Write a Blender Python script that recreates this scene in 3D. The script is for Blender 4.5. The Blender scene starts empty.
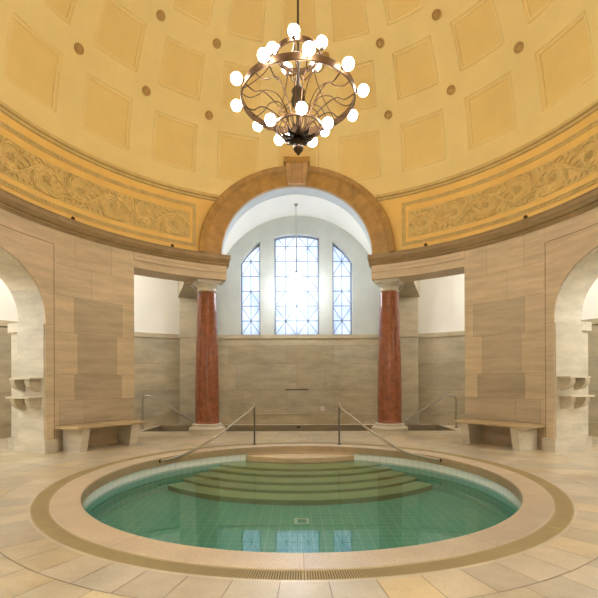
import bpy, math, random
from mathutils import Vector, Matrix
PI = math.pi
R2D, D2R = 180/PI, PI/180
rnd = random.Random(7)
SC = bpy.context.scene
COL = SC.collection

# ------------------------------------------------------------------ helpers
def lin(c):
    c = c/255
    return c/12.92 if c <= .04045 else ((c+.055)/1.055)**2.4
def rgb(r, g, b, a=1): return (lin(r), lin(g), lin(b), a)

class MB:
    def __init__(self): self.v = []; self.f = []; self.c = []; self.sm = []
    def face(self, pts, col=(1, 1, 1, 1), smooth=False):
        i = len(self.v); self.v += [tuple(p) for p in pts]
        self.f.append(tuple(range(i, i+len(pts)))); self.c.append(col); self.sm.append(smooth)
    def grid(self, rows, col=(1, 1, 1, 1), smooth=True, close_u=False, close_v=False, flip=False):
        """rows of points -> shared-vertex quads; col may be f(i,j)"""
        i0 = len(self.v); n = len(rows); m = len(rows[0])
        for r in rows: self.v += [tuple(p) for p in r]
        for i in range(n if close_u else n-1):
            for j in range(m if close_v else m-1):
                a = i0+i*m+j; b = i0+i*m+(j+1) % m; c = i0+((i+1) % n)*m+(j+1) % m; d = i0+((i+1) % n)*m+j
                self.f.append((a, d, c, b) if flip else (a, b, c, d))
                self.c.append(col(i, j) if callable(col) else col); self.sm.append(smooth)
    def box(self, x0, x1, y0, y1, z0, z1, col=(1, 1, 1, 1), tf=None):
        p = [(x, y, z) for x in (x0, x1) for y in (y0, y1) for z in (z0, z1)]
        if tf: p = [tf(*q) for q in p]
        i = len(self.v); self.v += [tuple(q) for q in p]
        for q in ((0, 1, 3, 2), (4, 6, 7, 5), (0, 4, 5, 1), (2, 3, 7, 6), (0, 2, 6, 4), (1, 5, 7, 3)):
            self.f.append(tuple(i+k for k in q)); self.c.append(col); self.sm.append(False)
    def tube(self, pts, r, sides=8, col=(1, 1, 1, 1), taper=None, cap=True, flat=1.0, up=None):
        pts = [Vector(p) for p in pts]; rows = []; n = len(pts); prev = None
        for i, p in enumerate(pts):
            t = (pts[min(i+1, n-1)]-pts[max(i-1, 0)]).normalized()
            if prev is None:
                u = Vector(up) if up else (Vector((0, 0, 1)) if abs(t.z) < .9 else Vector((1, 0, 0)))
            else: u = prev
            u = (u-t*u.dot(t)).normalized(); prev = u; w = t.cross(u)
            rr = r*(taper(i/(n-1)) if taper else 1)
            rows.append([p+(u*math.cos(a)*flat+w*math.sin(a))*rr for a in [2*PI*k/sides for k in range(sides)]])
        self.grid(rows, col, True, close_v=True)
        if cap:
            self.face(list(reversed(rows[0])), col); self.face(rows[-1], col)
    def lathe(self, prof, seg=32, c=(0, 0, 0), col=(1, 1, 1, 1), smooth=True, cap=True):
        rows = [[(c[0]+r*math.cos(2*PI*k/seg), c[1]+r*math.sin(2*PI*k/seg), c[2]+z) for k in range(seg)] for r, z in prof]
        self.grid(rows, col, smooth, close_v=True)
        if cap and prof[0][0] > 1e-4: self.face(list(reversed(rows[0])), col)
        if cap and prof[-1][0] > 1e-4: self.face(rows[-1], col)
    def sphere(self, c, r, seg=14, rings=8, sx=1, sy=1, sz=1, col=(1, 1, 1, 1)):
        rows = [[(c[0]+sx*r*math.sin(PI*i/rings)*math.cos(2*PI*k/seg), c[1]+sy*r*math.sin(PI*i/rings)*math.sin(2*PI*k/seg),
                  c[2]-sz*r*math.cos(PI*i/rings)) for k in range(seg)] for i in range(rings+1)]
        self.grid(rows, col, True, close_v=True)
    def band(self, us, lo, hi, d0, d1, mp, col=(1, 1, 1, 1), ends=True):
        """solid strip along u between lo(u) and hi(u), from depth d0 (front) to d1 (back)"""
        lo_ = lo if callable(lo) else (lambda u: lo); hi_ = hi if callable(hi) else (lambda u: hi)
        for u0, u1 in zip(us[:-1], us[1:]):
            a, b, c, d = mp(u0, lo_(u0), d0), mp(u1, lo_(u1), d0), mp(u1, hi_(u1), d0), mp(u0, hi_(u0), d0)
            e, f, g, h = mp(u0, lo_(u0), d1), mp(u1, lo_(u1), d1), mp(u1, hi_(u1), d1), mp(u0, hi_(u0), d1)
            self.face((a, b, c, d), col); self.face((f, e, h, g), col)
            self.face((e, f, b, a), col); self.face((d, c, g, h), col)
        if ends:
            for u, s in ((us[0], 1), (us[-1], -1)):
                q = [mp(u, lo_(u), d1), mp(u, lo_(u), d0), mp(u, hi_(u), d0), mp(u, hi_(u), d1)]
                self.face(q if s > 0 else q[::-1], col)
    def build(self, name, mat, parent=None, weld=False):
        me = bpy.data.meshes.new(name)
        me.from_pydata(self.v, [], self.f); me.materials.append(mat)
        at = me.color_attributes.new('Col', 'FLOAT_COLOR', 'CORNER')
        buf = []
        for p, c in zip(me.polygons, self.c): buf += list(c)*p.loop_total
        at.data.foreach_set('color', buf)
        me.polygons.foreach_set('use_smooth', self.sm)
        if weld:
            import bmesh
            bm = bmesh.new(); bm.from_mesh(me); bmesh.ops.remove_doubles(bm, verts=bm.verts, dist=1e-5)
            bmesh.ops.recalc_face_normals(bm, faces=bm.faces); bm.to_mesh(me); bm.free()
        me.update()
        o = bpy.data.objects.new(name, me); COL.objects.link(o)
        if parent: o.parent = parent; o.matrix_parent_inverse = parent.matrix_world.inverted()
        return o

def tag(o, label=None, cat=None, group=None, kind=None):
    if label: o['label'] = label
    if cat: o['category'] = cat
    if group: o['group'] = group
    if kind: o['kind'] = kind
    return o
def empty(name, loc, rz=0):
    o = bpy.data.objects.new(name, None); COL.objects.link(o); o.empty_display_size = .1
    o.location = loc; o.rotation_euler = (0, 0, rz); bpy.context.view_layer.update()
    return o
def copy_tree(o, parent=None):
    c = o.copy(); COL.objects.link(c)
    if parent: c.parent = parent
    for ch in list(o.children): copy_tree(ch, c)
    return c

def cyl(t, z, r):                       # azimuth in degrees from +Y (positive to the right), height, radius
    return (r*math.sin(t*D2R), r*math.cos(t*D2R), z)
def frange(a, b, step):
    n = max(1, int(math.ceil(abs(b-a)/step-1e-9)))
    return [a+(b-a)*i/n for i in range(n+1)]
def spline(pts, n=8):
    P = [Vector(p) for p in pts]; P = [P[0]*2-P[1]]+P+[P[-1]*2-P[-2]]; out = []
    for i in range(1, len(P)-2):
        for k in range(n):
            t = k/n; a, b, c, d = P[i-1:i+3]
            out.append(.5*((2*b)+(c-a)*t+(2*a-5*b+4*c-d)*t*t+(3*b-a-3*c+d)*t**3))
    out.append(P[-2]); return out

# ------------------------------------------------------------------ materials
def newmat(name):
    m = bpy.data.materials.new(name); m.use_nodes = True
    nt = m.node_tree; b = nt.nodes['Principled BSDF']
    return m, nt, b
def N(nt, t, **kw):
    n = nt.nodes.new(t)
    for k, v in kw.items():
        if k.startswith('_'): setattr(n, k[1:], v)
        else: n.inputs[k.replace('_', ' ')].default_value = v
    return n
def stone(name, base, rough=.55, var=.25, scale=2.5, bump=.15, streak=(1, 1, 4), spots=0, tint=None):
    """base colour * per-block colour attribute * cloudy noise, fine grain bump"""
    m, nt, b = newmat(name); L = nt.links.new
    tc = N(nt, 'ShaderNodeTexCoord'); mp = N(nt, 'ShaderNodeMapping'); mp.inputs['Scale'].default_value = streak
    L(tc.outputs['Object'], mp.inputs['Vector'])
    n1 = N(nt, 'ShaderNodeTexNoise', Scale=scale, Detail=6, Roughness=.65); L(mp.outputs[0], n1.inputs['Vector'])
    n2 = N(nt, 'ShaderNodeTexNoise', Scale=55, Detail=4, Roughness=.7); L(tc.outputs['Object'], n2.inputs['Vector'])
    r1 = N(nt, 'ShaderNodeMapRange'); r1.inputs['From Min'].default_value = .3; r1.inputs['From Max'].default_value = .7
    r1.inputs['To Min'].default_value = 1-var; r1.inputs['To Max'].default_value = 1+var*.6
    L(n1.outputs['Fac'], r1.inputs['Value'])
    r2 = N(nt, 'ShaderNodeMapRange'); r2.inputs['From Min'].default_value = .3; r2.inputs['From Max'].default_value = .7
    r2.inputs['To Min'].default_value = 1-var*.5-spots; r2.inputs['To Max'].default_value = 1+var*.4+spots
    L(n2.outputs['Fac'], r2.inputs['Value'])
    mu = N(nt, 'ShaderNodeMath', _operation='MULTIPLY'); L(r1.outputs[0], mu.inputs[0]); L(r2.outputs[0], mu.inputs[1])
    at = N(nt, 'ShaderNodeVertexColor', _layer_name='Col')
    mx = N(nt, 'ShaderNodeMix', _data_type='RGBA', _blend_type='MULTIPLY'); mx.inputs['Factor'].default_value = 1
    mx.inputs['A'].default_value = base; L(at.outputs['Color'], mx.inputs['B'])
    vm = N(nt, 'ShaderNodeVectorMath', _operation='SCALE'); L(mx.outputs['Result'], vm.inputs[0]); L(mu.outputs[0], vm.inputs['Scale'])
    L(vm.outputs[0], b.inputs['Base Color'])
    b.inputs['Roughness'].default_value = rough
    bp = N(nt, 'ShaderNodeBump', Strength=bump, Distance=.01); L(n2.outputs['Fac'], bp.inputs['Height']); L(bp.outputs[0], b.inputs['Normal'])
    return m
def plain(name, col, rough=.5, metal=0, spec=.5):
    m, nt, b = newmat(name)
    b.inputs['Base Color'].default_value = col; b.inputs['Roughness'].default_value = rough; b.inputs['Metallic'].default_value = metal
    b.inputs['Specular IOR Level'].default_value = spec
    n = N(nt, 'ShaderNodeTexNoise', Scale=30, Detail=3); r = N(nt, 'ShaderNodeMapRange')
    r.inputs['To Min'].default_value = max(0, rough-.08); r.inputs['To Max'].default_value = min(1, rough+.08)
    nt.links.new(n.outputs['Fac'], r.inputs['Value']); nt.links.new(r.outputs[0], b.inputs['Roughness'])
    return m
def emit(name, col, s):
    m, nt, b = newmat(name); b.inputs['Base Color'].default_value = (1, 1, 1, 1)
    b.inputs['Emission Color'].default_value = col; b.inputs['Emission Strength'].default_value = s
    return m
def tiles(name, c1, c2, mortar, size, rough=.2):
    m, nt, b = newmat(name); L = nt.links.new
    tc = N(nt, 'ShaderNodeTexCoord')
    br = N(nt, 'ShaderNodeTexBrick', _offset=0.0, _squash=1.0); L(tc.outputs['UV' if name.endswith('wall') else 'Object'], br.inputs['Vector'])
    br.inputs['Color1'].default_value = c1; br.inputs['Color2'].default_value = c2; br.inputs['Mortar'].default_value = mortar
    br.inputs['Scale'].default_value = 1; br.inputs['Mortar Size'].default_value = size*.045
    br.inputs['Brick Width'].default_value = size; br.inputs['Row Height'].default_value = size
    L(br.outputs['Color'], b.inputs['Base Color']); b.inputs['Roughness'].default_value = rough
    return m

M = {}
M['wall'] = stone('sandstone_wall', rgb(206, 188, 160), .5, .2, 1.3, .12, (1, 1, 7))
M['jamb'] = stone('pale_travertine', rgb(206, 198, 180), .5, .22, 1.6, .12, (1, 1, 4))
M['backstone'] = stone('grey_sandstone', rgb(178, 165, 138), .5, .24, 1.5, .12, (1, 1, 3))
M['cornice'] = stone('brown_sandstone', rgb(160, 134, 94), .5, .25, 3, .15, (1, 1, 3))
M['archstone'] = stone('arch_sandstone', rgb(178, 138, 76), .5, .3, 5, .2, (1, 1, 1))
M['plaster'] = stone('white_plaster', rgb(238, 236, 228), .8, .04, 1.2, .04, (1, 1, 1))
M['limewash'] = stone('grey_limewash', rgb(190, 194, 189), .75, .09, 2.2, .06, (1, 1, 1))
M['dome'] = stone('gold_plaster', rgb(234, 213, 150), .6, .06, 1.4, .05, (1, 1, 1))
M['frieze'] = stone('frieze_gold_paint', rgb(238, 200, 116), .55, .08, 2, .05, (1, 1, 1))
M['relief'] = stone('relief_stucco', rgb(222, 194, 128), .6, .15, 6, .15, (1, 1, 1))
M['floor'] = stone('floor_slab', rgb(200, 188, 166), .28, .2, 2.2, .05, (1, 1, 1))
M['coping'] = stone('coping_granite', rgb(196, 180, 156), .35, .12, 3, .1, (1, 1, 1), spots=.12)
M['grate'] = stone('grate_olive', rgb(180, 162, 118), .55, .08, 4, .03, (1, 1, 1))
M['dark'] = plain('channel_dark', rgb(52, 42, 30), .7)
M['column'] = stone('red_marble', rgb(150, 92, 66), .2, .35, 9, .02, (1, 1, .7), spots=.3)
M['steel'] = plain('brushed_steel', rgb(172, 166, 152), .38, 1)
M['bronze'] = plain('dark_bronze', rgb(92, 68, 46), .42, .75)
M['bronzedark'] = plain('blackened_bronze', rgb(70, 56, 42), .4, .7)
M['bulb'] = emit('lamp_bulb', (1, .96, .88, 1), 72)
M['globe'] = emit('pendant_globe', (.90, .95, 1, 1), 27)
M['leadbar'] = plain('window_bar', rgb(128, 134, 146), .5, 0)
M['steps'] = stone('pool_steps_stone', rgb(222, 214, 170), .4, .08, 3, .05, (1, 1, 1))
M['tilefloor'] = tiles('green_tile_floor', rgb(130, 204, 190), rgb(136, 208, 194), rgb(172, 222, 206), .13)
M['drain'] = plain('drain_green', rgb(20, 110, 84), .4)
M['drainframe'] = plain('drain_pale', rgb(238, 246, 236), .4)

def tile_wall(name, c, mortar, n_around, h):
    m, nt, b = newmat(name); L = nt.links.new
    tc = N(nt, 'ShaderNodeTexCoord'); sp = N(nt, 'ShaderNodeSeparateXYZ'); L(tc.outputs['Object'], sp.inputs[0])
    a = N(nt, 'ShaderNodeMath', _operation='ARCTAN2'); L(sp.outputs['X'], a.inputs[0]); L(sp.outputs['Y'], a.inputs[1])
    a2 = N(nt, 'ShaderNodeMath', _operation='MULTIPLY'); a2.inputs[1].default_value = n_around/(2*PI); L(a.outputs[0], a2.inputs[0])
    z2 = N(nt, 'ShaderNodeMath', _operation='DIVIDE'); z2.inputs[1].default_value = h; L(sp.outputs['Z'], z2.inputs[0])
    outs = []
    for s in (a2, z2):
        f = N(nt, 'ShaderNodeMath', _operation='FRACT'); L(s.outputs[0], f.inputs[0])
        g = N(nt, 'ShaderNodeMath', _operation='LESS_THAN'); g.inputs[1].default_value = .08; L(f.outputs[0], g.inputs[0]); outs.append(g)
    mx = N(nt, 'ShaderNodeMath', _operation='MAXIMUM'); L(outs[0].outputs[0], mx.inputs[0]); L(outs[1].outputs[0], mx.inputs[1])
    c_ = N(nt, 'ShaderNodeMix', _data_type='RGBA'); c_.inputs['A'].default_value = c; c_.inputs['B'].default_value = mortar
    L(mx.outputs[0], c_.inputs['Factor']); L(c_.outputs['Result'], b.inputs['Base Color']); b.inputs['Roughness'].default_value = .2
    return m
M['tilewhite'] = tile_wall('white_band_tile', rgb(226, 234, 234), rgb(204, 214, 212), 128, .125)
M['tilegreen'] = tile_wall('green_side_tile', rgb(122, 200, 190), rgb(166, 216, 206), 124, .13)

def water_mat():
    m = bpy.data.materials.new('pool_water'); m.use_nodes = True; nt = m.node_tree; nt.nodes.clear(); L = nt.links.new
    out = N(nt, 'ShaderNodeOutputMaterial'); mix = N(nt, 'ShaderNodeMixShader')
    tr = N(nt, 'ShaderNodeBsdfTransparent'); tr.inputs['Color'].default_value = (.70, .95, .92, 1)
    gl = N(nt, 'ShaderNodeBsdfGlossy'); gl.inputs['Roughness'].default_value = .015
    fr = N(nt, 'ShaderNodeFresnel', IOR=1.75)
    no = N(nt, 'ShaderNodeTexNoise', Scale=2.2, Detail=2); bp = N(nt, 'ShaderNodeBump', Strength=.03, Distance=.02)
    tc = N(nt, 'ShaderNodeTexCoord'); L(tc.outputs['Object'], no.inputs['Vector']); L(no.outputs['Fac'], bp.inputs['Height'])
    L(bp.outputs[0], gl.inputs['Normal']); L(bp.outputs[0], fr.inputs['Normal'])
    L(fr.outputs[0], mix.inputs[0]); L(tr.outputs[0], mix.inputs[1]); L(gl.outputs[0], mix.inputs[2]); L(mix.outputs[0], out.inputs['Surface'])
    return m
M['water'] = water_mat()
def pane_mat():
    m = bpy.data.materials.new('frosted_daylight_glass'); m.use_nodes = True; nt = m.node_tree; nt.nodes.clear(); L = nt.links.new
    out = N(nt, 'ShaderNodeOutputMaterial'); tl = N(nt, 'ShaderNodeBsdfTranslucent')
    no = N(nt, 'ShaderNodeTexNoise', Scale=2.4, Detail=3); tc = N(nt, 'ShaderNodeTexCoord'); L(tc.outputs['Object'], no.inputs['Vector'])
    cr = N(nt, 'ShaderNodeValToRGB'); L(no.outputs['Fac'], cr.inputs['Fac'])
    cr.color_ramp.elements[0].position = .35; cr.color_ramp.elements[0].color = (.70, .75, .90, 1)
    cr.color_ramp.elements[1].position = .65; cr.color_ramp.elements[1].color = (.92, .94, .98, 1)
    L(cr.outputs['Color'], tl.inputs['Color'])
    gl = N(nt, 'ShaderNodeBsdfGlossy', Roughness=.35); mx = N(nt, 'ShaderNodeMixShader'); mx.inputs[0].default_value = .012
    L(tl.outputs[0], mx.inputs[1]); L(gl.outputs[0], mx.inputs[2]); L(mx.outputs[0], out.inputs['Surface'])
    return m
M['pane'] = pane_mat()

# ------------------------------------------------------------------ dimensions (metres; room centre = origin, +Y to the window)
RW, RO = 4.68, 5.30          # rotunda wall inner / outer radius
RA = 7.5                     # ambulatory outer wall
ZC = 4.10                    # top of cornice, springing of the tall arch
ZR = 5.49                    # dome springing
TA = 21.7                    # half angle of the side arches
ZS, AB = 2.20, 1.17          # side arch springing and rise
RP = 2.563                   # pool
WZ = -.24                    # water level
PF = -.55                    # pool floor

def g3(v, d=0): return (v, v, v, 1)
def tone(base, j):
    k = 1+rnd.uniform(-j, j); w = rnd.uniform(-.03, .03)
    return (base*k*(1+w), base*k, base*k*(1-w*1.6), 1)

# ------------------------------------------------------------------ floor: concentric rings of slabs with radial joints
def clip(poly, nx, ny, d):               # keep nx*x+ny*y <= d
    out = []
    for i in range(len(poly)):
        p, q = poly[i], poly[(i+1) % len(poly)]
        a, b = nx*p[0]+ny*p[1]-d, nx*q[0]+ny*q[1]-d
        if a <= 0: out.append(p)
        if a*b < 0:
            t = a/(a-b); out.append((p[0]+(q[0]-p[0])*t, p[1]+(q[1]-p[1])*t))
    return out
BX, BY0, BY1 = 3.85, 4.95, 6.40          # back basin
def outside_basin(poly):
    res = []
    a = clip(poly, 0, 1, BY0)
    if len(a) > 2: res.append(a)
    b = clip(poly, 0, -1, -BY0)
    if len(b) > 2:
        for s in (1, -1):
            c = clip(b, -s, 0, -BX)
            if len(c) > 2: res.append(c)
        c = clip(clip(clip(b, 0, -1, -BY1), 1, 0, BX), -1, 0, BX)
        if len(c) > 2: res.append(c)
    return res
fl = MB()
rings = [3.005, 3.33]
while rings[-1] < 7.6: rings.append(rings[-1]+.36)
def sector(r0, r1, a0, a1, n=3):
    A = [a0+(a1-a0)*i/n for i in range(n+1)]
    return [(r0*math.sin(a), r0*math.cos(a)) for a in A]+[(r1*math.sin(a), r1*math.cos(a)) for a in reversed(A)]
for k, (r0, r1) in enumerate(zip(rings[:-1], rings[1:])):
    n = 65 if k < 2 else int(round(2*PI*r0/.46)); off = rnd.random() if k else .5
    for i in range(n):
        a0, a1 = 2*PI*(i+off)/n+PI, 2*PI*(i+1+off)/n+PI
        c = tone(1.0, .15); h = rnd.random(); c = (c[0], c[1]*(1-.06*h*h), c[2]*(1-.24*h*h), 1)
        for q in outside_basin(sector(r0, r1, a0, a1)): fl.face([(x, y, -.005) for x, y in reversed(q)], (.52, .46, .40, 1))
        g = .003
        for q in outside_basin(sector(r0+g, r1-g, a0+g/r0, a1-g/r0)): fl.face([(x, y, 0) for x, y in reversed(q)], c)
# thin pale border between gutter and slabs
fl.grid([[cyl(t, 0.001, r) for t in frange(0, 360, 2)] for r in (2.988, 3.012)], (1.05, 1.05, 1.02, 1), False, flip=False)
fl.grid([[cyl(t, z, 2.992) for t in frange(0, 360, 2)] for z in (-.06, .001)], (.8, .75, .7, 1), False)
o = fl.build('floor', M['floor']); tag(o, 'honey coloured stone slab floor laid in rings around the round pool', 'floor', kind='structure')

# ------------------------------------------------------------------ rotunda lower walls
def blocks(mb, t0, t1, courses, r, mp=cyl, width=8.0, jit=.08, step=2.0, gap=.0035, skip=None, colf=None, zcut=None):
    """ashlar facing: patches of single stones, a joint's width apart, in front of the backing"""
    for k, (z0, z1) in enumerate(zip(courses[:-1], courses[1:])):
        n = max(1, int(round(abs(t1-t0)/width)))
        es = [t0+(t1-t0)*(i+(0 if i in (0, n) else rnd.uniform(-.28, .28)))/n for i in range(n+1)]
        for a, b in zip(es[:-1], es[1:]):
            c = tone(1.0, jit)
            if colf: c = colf((a+b)/2, (z0+z1)/2, c)
            gd = gap/r*R2D if mp is cyl else gap
            us = frange(a+gd, b-gd, step)
            mb.grid([[mp(u, z0+gap, r) for u in us], [mp(u, z1-gap, r) for u in us]], c, False, flip=True)

def arch_z(t, half=TA, zs=ZS, b=AB):
    x = min(1, abs(t)/half); return zs+b*max(0, 1-x**2.6)**(1/2.6)
JOINT = (.52, .46, .40, 1)
# patinated stones on the plain wall panels: (az0, az1, z0, z1, factor); az mirrored for the right wall
PATCH = [(49.0, 58.6, 1.35, 2.75, .80), (49.0, 59.0, .88, 1.35, .72), (59, 64.8, .45, .88, .88), (46.4, 59, .45, .88, .80)]
def wall_side(s, name, label):
    mb = MB()
    T = [46.3, 66.0]
    # backing of the plain panel
    mb.band([s*t for t in frange(T[0], T[1], 2)][::s], 0, 3.9, RW+.004, RO, cyl, JOINT)
    cour = [.0, .45, .88, 1.35, 2.1, 2.75, 3.3, 3.9]
    edges = {0: [46.3, 56, 66], 1: [46.3, 59, 64.8, 66], 2: [46.3, 49.6, 61.2, 66], 3: [46.3, 50.8, 60.4, 66], 4: [46.3, 49.4, 61.2, 66] if s < 0 else [46.3, 48.6, 61.2, 66],
             5: [46.3, 57, 66], 6: [46.3, 52, 61, 66]}
    fac = {(2, 1): .70, (3, 1): .78, (4, 1): .82, (1, 0): .76, (1, 1): .84, (1, 2): .9, (2, 0): .94, (2, 2): .96, (0, 0): .86, (0, 1): .84}
    for k in range(7):
        for i, (a, b) in enumerate(zip(edges[k][:-1], edges[k][1:])):
            f = fac.get((k, i), 1.0)*rnd.uniform(.95, 1.05)
            w = .02 if f > .86 else -.0
            g = .0025; gd = g/RW*R2D
            us = [s*u for u in frange(a+gd, b-gd, 2)][::s]
            mb.grid([[cyl(u, cour[k]+g, RW) for u in us], [cyl(u, cour[k+1]-g, RW) for u in us]], (f*(1+w), f, f*(1-2*w), 1), False, flip=True)
    # wall end (jamb of the colonnade opening) is the band's own cap; skirting
    mb.band([s*t for t in frange(46.3, 66, 2)][::s], 0, .2, RW-.03, RW+.02, cyl, (.9, .88, .86, 1))
    return tag(mb.build(name, M['wall']), label, 'wall', kind='structure')
wall_side(-1, 'wall_left', 'curved sandstone wall panel with darker patches left of the pool behind the left bench')
wall_side(1, 'wall_right', 'curved sandstone wall panel with darker patches right of the pool behind the right bench')

def arch_bay(tc, name, label):
    """surround of an arched doorway: proud panel, piers, reveals"""
    mb = MB(); H = 24.0; RS = RW-.04
    us = lambda a, b: [tc+t for t in frange(a, b, 1.5)]
    fine = [tc+TA*math.sin(PI/2*k/24) for k in range(-24, 25)]
    for a, b in ((-H, -TA), (TA, H)):
        mb.band(us(a, b), 0, ZS-.003, RS, RO, cyl, (1, .98, .95, 1))
        mb.band(us(a, b), ZS+.003, 3.67, RS, RO, cyl, (1.02, .98, .94, 1))
        mb.band(us(a, b), ZS-.01, ZS+.01, RS+.004, RO, cyl, JOINT)
    mb.band(fine, lambda t: arch_z(t-tc), 3.67, RS, RO, cyl, (1.02, .98, .94, 1), ends=False)
    mb.band(us(-H, H), 3.67, 3.9, RW, RO, cyl, (1, .97, .93, 1))
    # incised frame line and radiating voussoir joints
    for t in (-H+.35, H-.35):
        mb.band([tc+t-.09, tc+t+.09], 0, 3.6, RS-.001, RS+.002, cyl, (.45, .38, .30, 1))
    mb.band(us(-H+.35, H-.35), 3.595, 3.61, RS-.001, RS+.002, cyl, (.5, .42, .34, 1))
    root = tag(mb.build(name, M['wall']), label, 'wall', kind='structure')
    # pale stone lining of the reveal; cool passage light put into its tone
    j = MB()
    for s in (-1, 1):
        uu = [tc+s*TA, tc+s*(TA-.25)][::-s]
        for (z0, z1) in ((.23, 1.25), (1.25, ZS)):
            j.band(uu, z0+.002, z1-.002, RS+.02, RO+.01, cyl, tone(1.0, .05))
        # rebate step beyond the reveal
        uu = [tc+s*(TA+1.0), tc+s*(TA+3)][::s]
        j.band(uu, .2, ZS-.1, RO, RO+.34, cyl, (.95, .95, .95, 1))
        uu = [tc+s*(TA+.5), tc+s*(TA+3)][::s]
        j.band(uu, ZS-.1, ZS+.06, RO, RO+.36, cyl, (1.02, 1.02, 1.02, 1))
        j.band(uu, 0, .2, RO, RO+.37, cyl, (.9, .9, .9, 1))
    inner = [tc+TA*math.sin(PI/2*k/24) for k in range(-24, 25)]
    e = lambda t: arch_z(t-tc)
    for k in range(0, 8):
        seg = inner[k*6:k*6+7]
        j.band(seg, lambda t: max(ZS, e(t)-.03), lambda t: e(t)+.001, RS+.02, RO+.01, cyl, tone(1.0, .06))
    j.build('reveal_lining', M['jamb'], root)
    p = MB()
    for s in (-1, 1):
        uu = [tc+t for t in (frange(TA-.7, H+.1, 1.5) if s > 0 else frange(-H-.1, -TA+.7, 1.5))]
        p.band(uu, 0, .23, RS-.05, RO+.04, cyl, (1, 1, 1, 1))
    p.build('plinth', M['jamb'], root)
    return root
arch_bay(-90, 'wall_left_arch', 'arched sandstone doorway surround cut by the left edge of the photo')
arch_bay(90, 'wall_right_arch', 'arched sandstone doorway surround cut by the right edge of the photo')
arch_bay(180, 'wall_rear_arch', 'arched sandstone doorway surround behind the camera')
for s, nm in ((-1, 'wall_rear_left'), (1, 'wall_rear_right')):
    mb = MB(); uu = [s*t for t in frange(114, 156, 3)][::s]
    mb.band(uu, 0, 3.9, RW+.004, RO, cyl, JOINT)
    u2 = sorted((s*114, s*156)); blocks(mb, u2[0], u2[1], [0, .45, 1.0, 1.6, 2.2, 2.8, 3.4, 3.9], RW, width=11)
    tag(mb.build(nm, M['wall']), 'curved sandstone wall behind the camera', 'wall', kind='structure')

# ------------------------------------------------------------------ entablature over the colonnade openings and the full cornice
ZA = 3.565
for s, nm, side in ((-1, 'trim_1', 'left'), (1, 'trim_2', 'right')):
    mb = MB(); uu = [s*t for t in frange(21.0, 46.4, 1.5)][::s]
    mb.band(uu, ZA, 3.72, RW+.01, RO-.02, cyl, (1, .98, .95, 1)); mb.band(uu, 3.72, 3.9, RW-.015, RO, cyl, (1.03, 1, .97, 1))
    # carved panel line over the opening
    mb.band([s*t for t in frange(26, 45.5, 1.5)][::s], 3.795, 3.805, RW-.017, RW, cyl, (.6, .52, .44, 1))
    tag(mb.build(nm, M['wall']), 'sandstone architrave beam spanning from the %s red column to the %s wall' % (side, side), 'beam', kind='structure')
prof = [(RW+.05, 3.875), (RW-.02, 3.875), (RW-.03, 3.895), (RW-.05, 3.91), (RW-.05, 3.935), (RW-.085, 3.945), (RW-.115, 3.985), (RW-.12, 4.0), (RW-.135, 4.005),
        (RW-.145, 4.08), (RW-.155, 4.085), (RW-.155, ZC), (RO, ZC), (RO+.1, ZC), (RO+.1, 3.95), (RO, 3.875)]
mb = MB(); ts = frange(20.35, 339.65, 1.5)
mb.grid([[cyl(t, z, r) for t in ts] for r, z in prof], (1, 1, 1, 1), False, close_u=True, flip=True)
for t, fl_ in ((ts[0], 0), (ts[-1], 1)):
    q = [cyl(t, z, r) for r, z in prof]; mb.face(q if fl_ else q[::-1])
# return moulding on the two open ends
for s in (-1, 1):
    uu = lambda a, b: [s*a, s*b][::s]
    mb.band(uu(20.2, 20.4), 3.985, ZC, RW-.155, RO+.1, cyl, (1, 1, 1, 1))
    mb.band(uu(20.3, 20.9), 3.94, 3.985, RW-.09, RO+.05, cyl, (.95, .95, .95, 1))
tag(mb.build('trim_3', M['cornice']), 'brown sandstone cornice ring running below the golden frieze', 'cornice', kind='structure')

# ------------------------------------------------------------------ drum with painted frieze
def arch_r(t, z, R=4.64): return math.hypot(R*math.sin(t*D2R), z-ZC)
RD = 4.64
mb = MB(); ts = frange(-180, 180, 1)
zs = [ZC, 4.21, 4.33, 4.39, 4.98, 5.05, 5.10, 5.19, 5.28, 5.34, 5.42, 5.50]
zs = sorted(set(zs+[4.5, 4.6, 4.7, 4.8, 4.9]))
fr_i = len(mb.v)
grid = [[cyl(t, z, RD) for t in ts] for z in zs]
def drum_in(i, j):
    z = (zs[i]+zs[i+1])/2; t = abs((ts[j]+ts[j+1])/2); 
    return z, t
for i in range(len(zs)-1):
    for j in range(len(ts)-1):
        z, t = drum_in(i, j)
        if t < 60 and arch_r(t, z) < 1.98: continue
        mb.face([grid[i][j], grid[i+1][j], grid[i+1][j+1], grid[i][j+1]], (1, 1, 1, 1), True)
        mb.face([cyl(ts[j], zs[i], RO), cyl(ts[j+1], zs[i], RO), cyl(ts[j+1], zs[i+1], RO), cyl(ts[j], zs[i+1], RO)], (1, 1, 1, 1))
drum = tag(mb.build('wall_drum', M['frieze'], weld=True), 'golden painted frieze wall above the brown cornice, with scroll reliefs', 'wall', kind='structure')
# ridge moulding between frieze and dome (open where the stone arch cuts it)
mb = MB(); pr = [(RD+.02, 5.32), (RD-.012, 5.325), (RD-.02, 5.345), (RD-.012, 5.365), (RD-.03, 5.385), (RD-.055, 5.40), (RD-.06, 5.43), (RD-.03, 5.455), (RD-.02, 5.48), (RD+.02, 5.49)]
a0 = math.degrees(math.asin(1.78/RD)); ts2 = frange(a0, 360-a0, 1.5)
mb.grid([[cyl(t, z, r) for t in ts2] for r, z in pr], lambda i, j: (.62, .58, .52, 1) if i in (1, 4, 8) else (.95, .95, .95, 1), False, flip=True)
mb.build('ridge_moulding', M['relief'], drum)

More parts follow.
